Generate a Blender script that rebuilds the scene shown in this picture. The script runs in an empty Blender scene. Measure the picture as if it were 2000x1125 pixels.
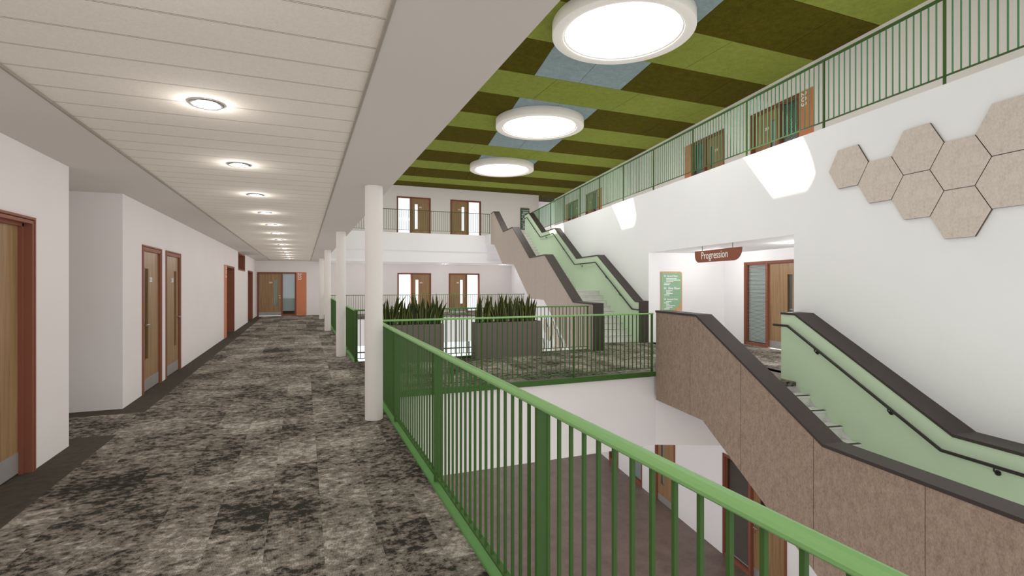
import bpy, bmesh, math, random
from mathutils import Vector, Matrix
random.seed(7)
sc = bpy.context.scene
COL = sc.collection
PI = math.pi

# ------------------------------------------------------------------ directions
# X = across the corridor, Y = along the corridor.  The right hand wall of the
# atrium runs at a 9.35 degree angle to the corridor: (s, n) = along it / out to it
TH = math.radians(9.3516)
DX, DY = math.sin(TH), math.cos(TH)
NX, NY = DY, -DX
def B(s, n, z=0.0): return Vector((s*DX+n*NX, s*DY+n*NY, z))
ROT_B = math.atan2(-DY, -DX)          # local x = -s, local y = +n
L0, L2 = -4.1, 4.1

# ------------------------------------------------------------------ materials
def srgb(c):
    out = []
    for v in c:
        v = v/255.0
        out.append(v/12.92 if v <= 0.04045 else ((v+0.055)/1.055)**2.4)
    return (*out, 1.0)

class NT:
    def __init__(s, name):
        s.m = bpy.data.materials.new(name); s.m.use_nodes = True
        s.t = s.m.node_tree; s.t.nodes.clear()
        s.out = s.n('ShaderNodeOutputMaterial')
    def n(s, typ, **kw):
        nd = s.t.nodes.new(typ)
        for k, v in kw.items():
            if k.startswith('i_'):
                key = k[2:]
                key = int(key) if key.isdigit() else key.replace('_', ' ')
                nd.inputs[key].default_value = v
            else: setattr(nd, k, v)
        return nd
    def l(s, a, b): s.t.links.new(a, b)
    def math(s, op, a, b=None, c=None, clamp=False):
        nd = s.n('ShaderNodeMath', operation=op); nd.use_clamp = clamp
        for i, v in enumerate((a, b, c)):
            if v is None: continue
            if isinstance(v, (int, float)): nd.inputs[i].default_value = v
            else: s.l(v, nd.inputs[i])
        return nd.outputs[0]
    def mix(s, f, a, b):
        nd = s.n('ShaderNodeMix', data_type='RGBA')
        for sock, v in ((nd.inputs[0], f), (nd.inputs[6], a), (nd.inputs[7], b)):
            if isinstance(v, (int, float, tuple)): sock.default_value = v
            else: s.l(v, sock)
        return nd.outputs[2]
    def noise(s, vec, scale, detail=3.0, rough=0.5):
        nd = s.n('ShaderNodeTexNoise'); nd.inputs['Scale'].default_value = scale
        nd.inputs['Detail'].default_value = detail; nd.inputs['Roughness'].default_value = rough
        if vec is not None: s.l(vec, nd.inputs['Vector'])
        return nd.outputs['Fac']
    def ramp(s, f, stops):
        nd = s.n('ShaderNodeValToRGB'); r = nd.color_ramp
        while len(r.elements) < len(stops): r.elements.new(0.5)
        for e, (p, c) in zip(r.elements, stops): e.position = p; e.color = c
        s.l(f, nd.inputs[0]); return nd.outputs[0]
    def coord(s, scale=(1, 1, 1), kind='Object'):
        tc = s.n('ShaderNodeTexCoord'); mp = s.n('ShaderNodeMapping')
        mp.inputs['Scale'].default_value = scale
        s.l(tc.outputs[kind], mp.inputs['Vector']); return mp.outputs[0]
    def bsdf(s, col, rough=0.6, metal=0.0, spec=0.4, bump=None, bstr=0.1, bdist=0.01):
        b = s.n('ShaderNodeBsdfPrincipled')
        b.inputs['Roughness'].default_value = rough
        b.inputs['Metallic'].default_value = metal
        b.inputs['Specular IOR Level'].default_value = spec
        if isinstance(col, tuple): b.inputs['Base Color'].default_value = col
        else: s.l(col, b.inputs['Base Color'])
        if bump is not None:
            bp = s.n('ShaderNodeBump'); bp.inputs['Strength'].default_value = bstr
            bp.inputs['Distance'].default_value = bdist
            s.l(bump, bp.inputs['Height']); s.l(bp.outputs[0], b.inputs['Normal'])
        s.l(b.outputs[0], s.out.inputs[0]); return b

def mottled(name, c1, c2, scale=3.0, rough=0.6, spec=0.4, metal=0.0, detail=3, bump=0.0):
    k = NT(name); f = k.noise(k.coord(), scale, detail)
    k.bsdf(k.mix(f, srgb(c1), srgb(c2)), rough, metal, spec, f if bump else None, bump)
    return k.m

def wood(name, c1, c2, c3):
    k = NT(name)
    a = k.noise(k.coord((26, 26, 0.9)), 1.0, 4, 0.6)
    b = k.noise(k.coord((120, 120, 3.0)), 1.0, 3, 0.6)
    f = k.math('ADD', k.math('MULTIPLY', a, .65), k.math('MULTIPLY', b, .35))
    col = k.ramp(f, [(0.36, srgb(c1)), (0.5, srgb(c2)), (0.64, srgb(c3))])
    k.bsdf(col, 0.38, 0, 0.4); return k.m

def felt(name, c1, c2, c3, scale=70.0):
    k = NT(name)
    a = k.noise(k.coord((1, 1, .55)), scale, 4, .7)
    b = k.noise(k.coord((1, 1, .5)), scale*.28, 3, .6)
    f = k.math('ADD', k.math('MULTIPLY', a, .6), k.math('MULTIPLY', b, .4))
    col = k.ramp(f, [(0.33, srgb(c1)), (0.5, srgb(c2)), (0.68, srgb(c3))])
    k.bsdf(col, 0.95, 0, 0.1, a, 0.25, .004); return k.m

M = {}
M['wall'] = mottled('wall_paint', (228, 222, 220), (234, 228, 226), 1.2, .85, .2)
M['wall_w'] = mottled('wall_white', (240, 239, 241), (245, 244, 245), 1.2, .85, .2)
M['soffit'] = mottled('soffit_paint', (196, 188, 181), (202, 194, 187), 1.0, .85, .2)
M['column'] = mottled('column_paint', (228, 222, 217), (234, 228, 223), 1.5, .6, .3)
M['green'] = mottled('green_steel_lit', (136, 184, 116), (142, 190, 122), 6, .4, .5)  # lit copy of the green steel, top light put into the colour
M['green_shaded'] = mottled('green_steel_shaded', (60, 92, 42), (66, 98, 46), 6, .5, .3)  # same steel darkened for sides that lie in shade
M['green_gallery_lit'] = mottled('green_steel_gallery_lit', (84, 134, 96), (90, 140, 102), 6, .5, .3)  # same steel, lighting of the gallery balusters put into the tone
M['green_half_lit'] = mottled('green_steel_half_lit', (92, 140, 76), (98, 146, 82), 6, .5, .3)  # same steel between the lit and shaded copies, light put into the colour
M['sage'] = mottled('sage_wall', (203, 220, 195), (209, 226, 201), 2, .7, .3)
M['cap'] = mottled('dark_brown_capping', (62, 54, 51), (68, 59, 56), 5, .5, .35)
M['black'] = mottled('black_metal', (44, 40, 38), (52, 47, 45), 10, .45, .4)
M['frame'] = mottled('terracotta_frame', (136, 84, 66), (144, 90, 72), 4, .55, .3)
M['orange'] = mottled('orange_panel', (200, 126, 94), (207, 133, 101), 3, .6, .3)
M['signbrown'] = mottled('sign_brown', (142, 84, 66), (148, 90, 72), 3, .6, .3)
M['signgreen'] = mottled('sign_green', (142, 178, 146), (148, 184, 152), 3, .6, .3)
M['signdark'] = mottled('sign_dark_green', (66, 92, 74), (72, 98, 80), 3, .6, .3)
M['white'] = mottled('white_lettering', (246, 246, 246), (250, 250, 250), 3, .5, .3)
M['wood'] = wood('door_oak', (132, 102, 72), (153, 122, 88), (168, 138, 103))
M['woodl'] = wood('sign_oak', (186, 148, 108), (200, 164, 124), (210, 176, 138))
M['steel'] = mottled('brushed_steel', (165, 163, 160), (180, 178, 175), 20, .38, .5, .35)
M['chrome'] = mottled('chrome', (200, 200, 200), (214, 214, 214), 20, .2, .5, .9)
M['planter'] = mottled('planter_stone', (112, 102, 98), (120, 109, 105), 6, .7, .3)
M['soil'] = mottled('soil', (40, 32, 26), (58, 46, 36), 40, .95, .1, 0, 4, .5)
M['leaf'] = mottled('snake_leaf', (22, 32, 14), (52, 62, 24), 14, .4, .4)
M['leafedge'] = mottled('leaf_edge', (112, 116, 46), (138, 138, 62), 10, .45, .4)
M['blind'] = mottled('blind_slat', (222, 222, 220), (230, 230, 228), 8, .6, .3)
M['blindbrown'] = mottled('blind_brown', (128, 112, 106), (136, 120, 114), 8, .6, .3)
M['backing_grey'] = mottled('grey_backing', (206, 211, 214), (214, 218, 221), 3, .7, .3)  # grey standing for a dim room seen through glass
M['blinddark'] = mottled('opaque_backing', (92, 92, 90), (104, 104, 102), 3, .7, .3)
M['vision'] = mottled('vision_dark', (56, 43, 28), (68, 53, 36), 4, .3, .5)
M['step'] = mottled('step_vinyl', (200, 197, 194), (226, 223, 219), 9, .7, .3, 0, 6)
M['ring'] = mottled('skylight_ring', (236, 231, 224), (240, 235, 229), 2, .6, .3)
M['felt'] = felt('tan_felt', (128, 110, 97), (153, 135, 120), (172, 154, 139))
M['hex'] = felt('hexagon_felt', (196, 182, 173), (212, 199, 191), (222, 210, 203), 60)
M['felt_lit'] = felt('tan_felt_lit', (178, 164, 155), (190, 177, 168), (200, 188, 179))  # same tan felt, lightened for the brighter light on the upper stair
M['mullion'] = mottled('dark_mullion', (58, 50, 48), (64, 56, 54), 5, .5, .3)
M['gap'] = mottled('gap_shadow', (150, 141, 130), (156, 147, 136), 5, .9, .1)  # grey standing for shade in the gap beside the planks
M['joint'] = mottled('dark_joint', (52, 46, 30), (58, 52, 36), 5, .9, .1)
M['edge'] = mottled('felt_edge', (96, 82, 72), (104, 90, 80), 5, .9, .1)
M['cg1'] = felt('ceiling_light_green', (112, 122, 52), (124, 134, 60), (134, 144, 68), 22)
M['cg2'] = felt('ceiling_dark_green', (62, 58, 10), (74, 69, 15), (86, 80, 22), 22)
M['cblue'] = felt('ceiling_blue_grey', (122, 138, 140), (134, 150, 152), (145, 161, 163), 22)

def glass_mat(name, tint=(255, 255, 255), refl=.05):
    k = NT(name)
    tr = k.n('ShaderNodeBsdfTransparent'); tr.inputs[0].default_value = srgb(tint)
    gl = k.n('ShaderNodeBsdfGlossy'); gl.inputs['Roughness'].default_value = .03
    mx = k.n('ShaderNodeMixShader'); mx.inputs[0].default_value = refl
    k.l(tr.outputs[0], mx.inputs[1]); k.l(gl.outputs[0], mx.inputs[2]); k.l(mx.outputs[0], k.out.inputs[0])
    return k.m
M['glass'] = glass_mat('clear_glass')
M['frosted'] = glass_mat('tinted_glass', (236, 241, 240), .08)

def glow(name, col, strength):
    k = NT(name); e = k.n('ShaderNodeEmission'); e.inputs[0].default_value = srgb(col)
    e.inputs[1].default_value = strength; k.l(e.outputs[0], k.out.inputs[0]); return k.m
M['lamp'] = glow('lamp_diffuser', (255, 250, 242), 4.0)

k = NT('skylight_pane')                     # rooflight pane with emission added for the sky's glow; sun still passes
e = k.n('ShaderNodeEmission'); e.inputs[0].default_value = srgb((252, 253, 250)); e.inputs[1].default_value = 10.0
t = k.n('ShaderNodeBsdfTransparent'); mx = k.n('ShaderNodeMixShader'); mx.inputs[0].default_value = .5
k.l(e.outputs[0], mx.inputs[1]); k.l(t.outputs[0], mx.inputs[2]); k.l(mx.outputs[0], k.out.inputs[0])
M['pane'] = k.m

# carpet planks: 0.333 x 1 m, mottled, fine ribs; plain dark border along the left wall
k = NT('carpet')
tc = k.n('ShaderNodeTexCoord'); sp = k.n('ShaderNodeSeparateXYZ'); k.l(tc.outputs['Object'], sp.inputs[0])
x, y = sp.outputs[0], sp.outputs[1]
cx = k.math('FLOOR', k.math('DIVIDE', k.math('ADD', x, 20.196), .333))
wn = k.n('ShaderNodeTexWhiteNoise', noise_dimensions='1D'); k.l(cx, wn.inputs['W'])
cy = k.math('FLOOR', k.math('ADD', y, wn.outputs['Value']))
cb = k.n('ShaderNodeCombineXYZ'); k.l(cx, cb.inputs[0]); k.l(cy, cb.inputs[1])
wn2 = k.n('ShaderNodeTexWhiteNoise', noise_dimensions='3D'); k.l(cb.outputs[0], wn2.inputs['Vector'])
off = k.n('ShaderNodeVectorMath', operation='SCALE'); k.l(wn2.outputs['Color'], off.inputs[0]); off.inputs['Scale'].default_value = 40
pv = k.n('ShaderNodeVectorMath', operation='ADD'); k.l(tc.outputs['Object'], pv.inputs[0]); k.l(off.outputs[0], pv.inputs[1])
mp = k.n('ShaderNodeMapping'); mp.inputs['Scale'].default_value = (1.0, 1.25, 1); k.l(pv.outputs[0], mp.inputs[0])
mpg = k.n('ShaderNodeMapping'); mpg.inputs['Scale'].default_value = (.9, 1.2, 1); k.l(tc.outputs['Object'], mpg.inputs[0])
f1 = k.noise(mp.outputs[0], 10.5, 9, .74)
f2 = k.noise(mp.outputs[0], 26.0, 5, .75)
fg = k.noise(mpg.outputs[0], 1.2, 3, .55)
f = k.math('ADD', k.math('ADD', k.math('MULTIPLY', f1, .50), k.math('MULTIPLY', f2, .32)), k.math('MULTIPLY', fg, .24))
f = k.math('ADD', f, k.math('MULTIPLY', k.math('SUBTRACT', wn2.outputs['Value'], .5), .06))
col = k.ramp(f, [(0.0, srgb((38, 38, 32))), (.480, srgb((50, 49, 44))), (.490, srgb((88, 82, 74))), (.528, srgb((116, 108, 99))), (.575, srgb((134, 126, 117))), (.60, srgb((168, 162, 152)))])
# fine weave
wv = k.math('SINE', k.math('MULTIPLY', x, 2*PI/.0085))
wv2 = k.math('SINE', k.math('MULTIPLY', y, 2*PI/.0085))
fib = k.noise(tc.outputs['Object'], 150, 2, .6)
w = k.math('ADD', k.math('MULTIPLY', k.math('ADD', wv, k.math('MULTIPLY', wv2, .6)), .2), k.math('ADD', .76, k.math('MULTIPLY', fib, .48)))
hs = k.n('ShaderNodeVectorMath', operation='SCALE'); 
f4 = k.noise(mp.outputs[0], 42.0, 3, .6)
spk = k.math('SUBTRACT', 1.0, k.math('MULTIPLY', k.math('GREATER_THAN', f4, .60), .42))
w = k.math('MULTIPLY', w, k.math('MULTIPLY', spk, 1.06))
k.l(col, hs.inputs[0]); k.l(w, hs.inputs['Scale'])
f3 = k.noise(tc.outputs['Object'], 14, 4, .6)
bord = k.mix(f3, srgb((58, 53, 47)), srgb((88, 82, 73)))
in_x = k.math('LESS_THAN', x, -1.83)
alc = k.math('MULTIPLY', k.math('GREATER_THAN', y, 6.62), k.math('LESS_THAN', y, 7.65))
msk = k.math('MULTIPLY', in_x, k.math('SUBTRACT', 1.0, alc))
fin = k.mix(msk, hs.outputs[0], bord)
k.bsdf(fin, .97, 0, .08, fib, .3, .004)
M['carpet'] = k.m

k = NT('vinyl_floor')
a = k.noise(k.coord((1, 1, 1)), 2.2, 6, .65); b = k.noise(k.coord((1, 6, 1)), 9, 4, .6)
f = k.math('ADD', k.math('MULTIPLY', a, .6), k.math('MULTIPLY', b, .4))
k.bsdf(k.ramp(f, [(.35, srgb((92, 75, 69))), (.65, srgb((122, 104, 97)))]), .42, 0, .35)
M['vinyl'] = k.m

k = NT('acoustic_plank')
tc = k.n('ShaderNodeTexCoord'); sp = k.n('ShaderNodeSeparateXYZ'); k.l(tc.outputs['Object'], sp.inputs[0])
g = k.math('FRACT', k.math('DIVIDE', k.math('ADD', sp.outputs[1], 31.1525-2.731), .30725))
g = k.math('MULTIPLY', k.math('SUBTRACT', g, .5), .30725)         # metres from the joint at g=+-.15
ab = k.math('ABSOLUTE', k.math('SUBTRACT', k.math('ABSOLUTE', g), .15362))
ln = k.math('LESS_THAN', k.math('ABSOLUTE', k.math('SUBTRACT', ab, .0052)), .0016)
nz = k.noise(tc.outputs['Object'], 90, 3, .7); nz2 = k.noise(tc.outputs['Object'], 30, 3, .7)
base = k.mix(k.math('ADD', k.math('MULTIPLY', nz, .6), k.math('MULTIPLY', nz2, .4)), srgb((198, 188, 176)), srgb((232, 224, 214)))
k.bsdf(k.mix(ln, base, srgb((92, 84, 76))), .95, 0, .1, nz, .2, .003)
M['acoustic'] = k.m

# ------------------------------------------------------------------ mesh helpers
class MB:
    def __init__(s): s.v = []; s.f = []; s.mi = []; s.sm = []
    def add(s, vs, fs, mi=0, smooth=False):
        o = len(s.v); s.v += [tuple(v) for v in vs]
        for f in fs: s.f.append([o+i for i in f]); s.mi.append(mi); s.sm.append(smooth)
    def box(s, x0, x1, y0, y1, z0, z1, mi=0, mat=None):
        vs = [Vector((x, y, z)) for x in (x0, x1) for y in (y0, y1) for z in (z0, z1)]
        if mat: vs = [mat @ v for v in vs]
        s.add(vs, [(0, 1, 3, 2), (4, 6, 7, 5), (0, 4, 5, 1), (2, 3, 7, 6), (0, 2, 6, 4), (1, 5, 7, 3)], mi)
    def prism(s, poly, lo, hi, mi=0):
        """poly: list of 3D base points; extruded by vector hi-lo given as offset"""
        n = len(poly); off = hi
        a = [Vector(p)+lo for p in poly]; b = [Vector(p)+off for p in poly]
        s.add(a+b, [list(range(n))[::-1], [n+i for i in range(n)]] + [[i, (i+1) % n, n+(i+1) % n, n+i] for i in range(n)], mi)
    def tube(s, pts, r, seg=10, mi=0, smooth=True, ry=None):
        pts = [Vector(p) for p in pts]; rings = []
        ry = ry or r
        for i, p in enumerate(pts):
            if i == 0: d = pts[1]-p
            elif i == len(pts)-1: d = p-pts[i-1]
            else: d = ((p-pts[i-1]).normalized()+(pts[i+1]-p).normalized())
            d.normalize()
            up = Vector((0, 0, 1)) if abs(d.z) < .9 else Vector((0, 1, 0))
            a = d.cross(up).normalized(); b = a.cross(d).normalized()
            sc_ = 1.0
            if 0 < i < len(pts)-1:
                c = (p-pts[i-1]).normalized().dot((pts[i+1]-p).normalized()); sc_ = 1/max(.5, math.sqrt((1+c)/2))
            rings.append([p + a*math.cos(2*PI*j/seg)*r + b*math.sin(2*PI*j/seg)*ry*sc_ for j in range(seg)])
        vs = [v for rg in rings for v in rg]; fs = []
        for i in range(len(pts)-1):
            for j in range(seg):
                fs.append((i*seg+j, i*seg+(j+1) % seg, (i+1)*seg+(j+1) % seg, (i+1)*seg+j))
        s.add(vs, fs, mi, smooth)
        s.add(rings[0], [list(range(seg))[::-1]], mi); s.add(rings[-1], [list(range(seg))], mi)
    def lathe(s, prof, cx=0, cy=0, seg=48, mi=0, smooth=True):
        vs = []; fs = []
        for r, z in prof:
            vs += [(cx+r*math.cos(2*PI*j/seg), cy+r*math.sin(2*PI*j/seg), z) for j in range(seg)]
        for i in range(len(prof)-1):
            for j in range(seg):
                fs.append((i*seg+j, i*seg+(j+1) % seg, (i+1)*seg+(j+1) % seg, (i+1)*seg+j))
        s.add(vs, fs, mi, smooth)
    def build(s, name, mats, parent=None, bevel=0):
        me = bpy.data.meshes.new(name); me.from_pydata(s.v, [], s.f)
        if not isinstance(mats, (list, tuple)): mats = [mats]
        for m in mats: me.materials.append(m)
        for p, i, sm in zip(me.polygons, s.mi, s.sm): p.material_index = i; p.use_smooth = sm
        bm = bmesh.new(); bm.from_mesh(me); bmesh.ops.recalc_face_normals(bm, faces=bm.faces); bm.to_mesh(me); bm.free()
        o = bpy.data.objects.new(name, me); COL.objects.link(o)
        if parent: o.parent = parent
        if bevel:
            md = o.modifiers.new('bevel', 'BEVEL'); md.width = bevel; md.segments = 2; md.limit_method = 'ANGLE'
        return o

def tag(o, label=None, cat=None, group=None, kind=None):
    if label: o['label'] = label
    if cat: o['category'] = cat
    if group: o['group'] = group
    if kind: o['kind'] = kind
    return o
def empty(name, loc=(0, 0, 0), rz=0.0):
    o = bpy.data.objects.new(name, None); COL.objects.link(o)
    o.location = loc; o.rotation_euler = (0, 0, rz); o.empty_display_size = .2; return o
def copy(o, parent=None, loc=None):
    c = o.copy(); COL.objects.link(c)
    if parent: c.parent = parent
    if loc is not None: c.location = loc
    return c
def struct(o, label, cat): return tag(o, label, cat, None, 'structure')

def text_mesh(s, size, mat, name, parent, loc, rot, extrude=.002, align='LEFT', xs=1.0, bold=0.0):
    cu = bpy.data.curves.new('t', 'FONT'); cu.body = s; cu.size = size; cu.extrude = extrude; cu.offset = bold
    cu.align_x = align; cu.align_y = 'CENTER'; cu.resolution_u = 3
    to = bpy.data.objects.new('t', cu); COL.objects.link(to)
    dg = bpy.context.evaluated_depsgraph_get(); dg.update()
    me = bpy.data.meshes.new_from_object(to.evaluated_get(dg))
    bpy.data.objects.remove(to); bpy.data.curves.remove(cu)
    me.materials.clear(); me.materials.append(mat); me.name = name
    o = bpy.data.objects.new(name, me); COL.objects.link(o)
    o.parent = parent; o.location = loc; o.rotation_euler = rot; o.scale = (xs, 1, 1); return o

# ------------------------------------------------------------------ walls with openings
def wall(name, o0, u, nrm, u0, u1, z0, z1, holes, mat, thick=.2, label='', cut=None):
    """wall face through o0 along unit vector u, thickness behind it along nrm; holes = (ua, ub, za, zb)"""
    holes = [(h[0], h[1], z0 if abs(h[2]-z0) < .04 else h[2], h[3]) for h in holes]
    us = sorted({u0, u1, *[h[0] for h in holes], *[h[1] for h in holes]})
    zs = sorted({z0, z1, *[h[2] for h in holes], *[h[3] for h in holes]})
    us = [a for a in us if u0 <= a <= u1]; zs = [a for a in zs if z0 <= a <= z1]
    solid = {}
    for i in range(len(us)-1):
        for j in range(len(zs)-1):
            cu, cz = (us[i]+us[i+1])/2, (zs[j]+zs[j+1])/2
            solid[i, j] = not any(h[0] < cu < h[1] and h[2] < cz < h[3] for h in holes)
    bm = bmesh.new(); cache = {}
    def V(a, z, d):
        key = (round(a, 4), round(z, 4), d)
        if key not in cache:
            p = o0 + u*a + nrm*(thick*d); cache[key] = bm.verts.new((p.x, p.y, z))
        return cache[key]
    for (i, j), s in solid.items():
        if not s: continue
        a, b, c, d = us[i], us[i+1], zs[j], zs[j+1]
        bm.faces.new([V(a, c, 0), V(b, c, 0), V(b, d, 0), V(a, d, 0)])
        bm.faces.new([V(a, c, 1), V(a, d, 1), V(b, d, 1), V(b, c, 1)])
        if not solid.get((i-1, j)): bm.faces.new([V(a, c, 0), V(a, d, 0), V(a, d, 1), V(a, c, 1)])
        if not solid.get((i+1, j)): bm.faces.new([V(b, c, 0), V(b, c, 1), V(b, d, 1), V(b, d, 0)])
        if not solid.get((i, j-1)): bm.faces.new([V(a, c, 0), V(a, c, 1), V(b, c, 1), V(b, c, 0)])
        if not solid.get((i, j+1)): bm.faces.new([V(a, d, 0), V(b, d, 0), V(b, d, 1), V(a, d, 1)])
    bmesh.ops.recalc_face_normals(bm, faces=bm.faces)
    me = bpy.data.meshes.new(name); bm.to_mesh(me); bm.free(); me.materials.append(mat)
    ob = bpy.data.objects.new(name, me); COL.objects.link(ob)
    return struct(ob, label, 'wall')

XV, YV = Vector((1, 0, 0)), Vector((0, 1, 0))
SV, NV = Vector((DX, DY, 0)), Vector((NX, NY, 0))

# ------------------------------------------------------------------ doors
def door(name, loc, rz, segs, h, label, depth=.06, arch=.05, bright=False, number='203', wallt=.2, visc=None):
    """segs left to right: ('side', w, style) ('leaf', w, vision_side, ...) ('panel', w, text)   local x right, y into wall"""
    r = empty(name, loc, rz); struct(r, label, 'door')
    # frame over the glazed/leaf part
    xs = []; x = 0
    for s in segs: xs.append((x, x+s[1], s)); x += s[1]
    core = [a for a in xs if a[2][0] != 'panel']
    f0, f1 = core[0][0], core[-1][1]
    t = .055
    fr = MB()
    fr.box(f0, f0+t, .006, wallt, 0, h); fr.box(f1-t, f1, .006, wallt, 0, h); fr.box(f0+t, f1-t, .006, wallt, h-t, h)
    # architrave: outer lip, shadow groove, inner lip
    lp, gr = .020, .029
    fr.box(f0, f0+lp, -.016, .006, 0, h); fr.box(f1-lp, f1, -.016, .006, 0, h); fr.box(f0+lp, f1-lp, -.016, .006, h-lp, h)
    fr.box(f0+gr, f0+t, -.012, .006, 0, h-gr); fr.box(f1-t, f1-gr, -.012, .006, 0, h-gr); fr.box(f0+t, f1-t, -.012, .006, h-t, h-gr)
    # stepped stop behind the architrave
    fr.box(f0+t, f0+t+.025, depth-.03, depth, 0, h-t); fr.box(f1-t-.025, f1-t, depth-.03, depth, 0, h-t); fr.box(f0+t, f1-t, depth-.03, depth, h-t-.025, h-t)
    for (a, b, s) in core[1:]: fr.box(a-.035, a+.035, -.006, wallt, 0, h-t)
    for (a, b, s) in core:
        if s[0] == 'side': fr.box(a+.03, b-.03, -.004, .09, 0, .07)
    fr.build('frame', M['frame'], r)
    for (a, b, s) in xs:
        first, last = (a == f0), (b == f1)
        ia = a + (t if first else .035); ib = b - (t if last else .035)
        if s[0] == 'side':
            g = MB(); g.box(ia, ib, depth+.0, depth+.008, .07, h-t)
            gl = g.build('glass_panel', M['glass'] if bright else M['frosted'], r)
            st = s[2]
            if st == 'blind':
                bl = MB(); z = .1
                while z < h-t-.03:
                    bl.add([(ia, depth+.046, z+.023), (ib, depth+.046, z+.023), (ib, depth+.03, z), (ia, depth+.03, z)], [(0, 1, 2, 3)]); z += .034
                bl.build('venetian_blind', M['blindbrown' if len(s) > 3 else 'blind'], r)
                bk = MB(); bk.box(ia, ib, depth+.1, depth+.11, .05, h-t); bk.build('opaque_backing', M['blinddark'], r)  # opaque sheet added to keep outside light from the opening
            elif st == 'grey':
                bk = MB(); bk.box(ia, ib, depth+.05, depth+.06, .24, h-t); bk.build('glass_backing', M['backing_grey'], r)  # sheet added behind the glass for the grey look of a dim room
                bk = MB(); bk.box(ia, ib, depth+.08, depth+.09, .05, h-t); bk.build('opaque_backing', M['vision'], r)  # dark opaque sheet added to shut out the daylight behind
        elif s[0] == 'leaf':
            vs = s[2]; w = ib-ia
            vw = .185
            if vs == 'R': va = ib-.17-vw
            elif vs == 'L': va = ia+.17
            else: va = None
            lf = MB(); y0, y1 = depth, depth+.045
            va_, vb_ = (va, va+vw) if va is not None else (None, None)
            zl, zh = (.47, 1.84)
            if len(s) > 4: zl, zh = s[4]
            if va is not None:
                lf.box(ia, va_, y0, y1, .012, h-t); lf.box(vb_, ib, y0, y1, .012, h-t)
                lf.box(va_, vb_, y0, y1, .012, zl); lf.box(va_, vb_, y0, y1, zh, h-t)
            else: lf.box(ia, ib, y0, y1, .012, h-t)
            leaf = lf.build('door_leaf', M['wood'], r)
            if va is not None:
                vp = MB(); vp.box(va_, vb_, y0+.018, y0+.026, zl, zh)
                v = vp.build('vision_panel', M['glass'] if bright else M['frosted'], leaf)
                bd = MB()
                for q in ((va_, va_+.012, zl, zh), (vb_-.012, vb_, zl, zh)): bd.box(q[0], q[1], y0-.004, y0+.03, q[2], q[3])
                for q in ((zl, zl+.012), (zh-.012, zh)): bd.box(va_+.012, vb_-.012, y0-.004, y0+.03, q[0], q[1])
                bd.build('vision_bead', M['wood'], leaf)
                if not bright:
                    bk = MB(); bk.box(va_-.01, vb_+.01, y1+.004, y1+.01, zl-.01, zh+.01); bk.build('vision_backing', visc or M['vision'], leaf)
            kp = MB(); kp.box(ia+.004, ib-.004, y0-.003, y0-.0005, .014, .19); kp.build('kick_plate', M['steel'], leaf)
            # lever handle on rose + lock rose
            hx = (ib-.065) if vs == 'R' else (ia+.065); sg = -1 if vs == 'R' else 1
            hd = MB()
            hd.tube([(hx, y0-.012, 1.0), (hx, y0, 1.0)], .026, 16); hd.tube([(hx, y0-.05, 1.0), (hx, y0-.01, 1.0)], .01, 10)
            hd.tube([(hx, y0-.05, 1.0), (hx+sg*.02, y0-.056, 1.0), (hx+sg*.13, y0-.056, 1.0)], .01, 10)
            hd.tube([(hx, y0-.01, .9), (hx, y0, .9)], .026, 16)
            hd.build('door_handle', M['chrome'], leaf)
            if number:
                nx = (va_-.2) if vs == 'R' else (vb_+.06)
                text_mesh(number, .105, M['white'], 'door_number', leaf, (nx, y0-.003, 1.66), (PI/2, 0, 0), .001, 'LEFT', .95, bold=.0015)
        else:
            pb = MB(); pb.box(a, b, -.014, .01, 0, h); p = pb.build('number_panel', M['orange'], r)
            if s[2]:
                sd = s[3] if len(s) > 3 else 'L'
                tx = a+.14 if sd == 'L' else b-.14
                text_mesh(s[2], .24, M['white'], 'panel_number', p, (tx, -.016, h-.02), (PI/2, PI/2, 0), .001, 'LEFT', 1.05)
    return r

# ------------------------------------------------------------------ FLOORS / CEILINGS
def slab(name, poly, z0, z1, mat, label, cat='floor'):
    m = MB(); m.prism([(p[0], p[1], 0) for p in poly], Vector((0, 0, z0)), Vector((0, 0, z1)))
    return struct(m.build(name, mat), label, cat)

EX = 0.945       # inner edge of green edge trim
# first-floor corridor carpet
slab('floor', [(-4.2, -6), (EX, -6), (EX, 28.2), (-4.2, 28.2)], -.07, 0, M['carpet'], 'mottled grey carpet plank floor of the first floor corridor')
# bridge + stair heads + recess
b = lambda s, n: tuple(B(s, n)[:2])
slab('floor', [(EX, 7.70), (5.93, 7.70), b(8.46, 4.63), b(7.12, 4.63), b(7.12, 6.74), b(7.57, 6.74), b(7.57, 9.08), b(12.79, 9.08), b(12.79, 6.74), b(13.05, 6.74), b(13.05, 4.64), b(11.80, 4.64), (6.3, 10.84), (EX, 10.84)], -.07, .0, M['carpet'], 'mottled grey carpet floor of the bridge and the recess beyond the planters')
# far first floor gallery
slab('floor', [(EX, 25.12), (12.2, 25.12), (12.0, 28.2), (EX, 28.2)], -.07, 0, M['carpet'], 'carpeted first floor gallery along the far wall behind the planters')
# downstands under those floors
m = MB(); m.box(-2.14, 1.02, -6, 28.2, -1.345, -.07); struct(m.build('trim_9', M['wall']), 'white slab downstand under the corridor edge', 'slab edge')
m = MB(); m.box(1.02, 5.98, 7.69, 10.80, -1.345, -.071)
m.prism([(5.98, 7.69, 0), (*b(8.0, 6.70),0), (*b(12.2, 6.70),0), (5.98, 10.80, 0)], Vector((0, 0, -1.345)), Vector((0, 0, -.0715)))
struct(m.build('trim_10', M['wall']), 'plain white downstand face under the bridge', 'slab edge')
m = MB(); m.box(1.02, 12.0, 25.16, 28.2, -1.345, -.07); struct(m.build('trim_11', M['wall_w']), 'white downstand under the far first floor gallery', 'slab edge')
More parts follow.
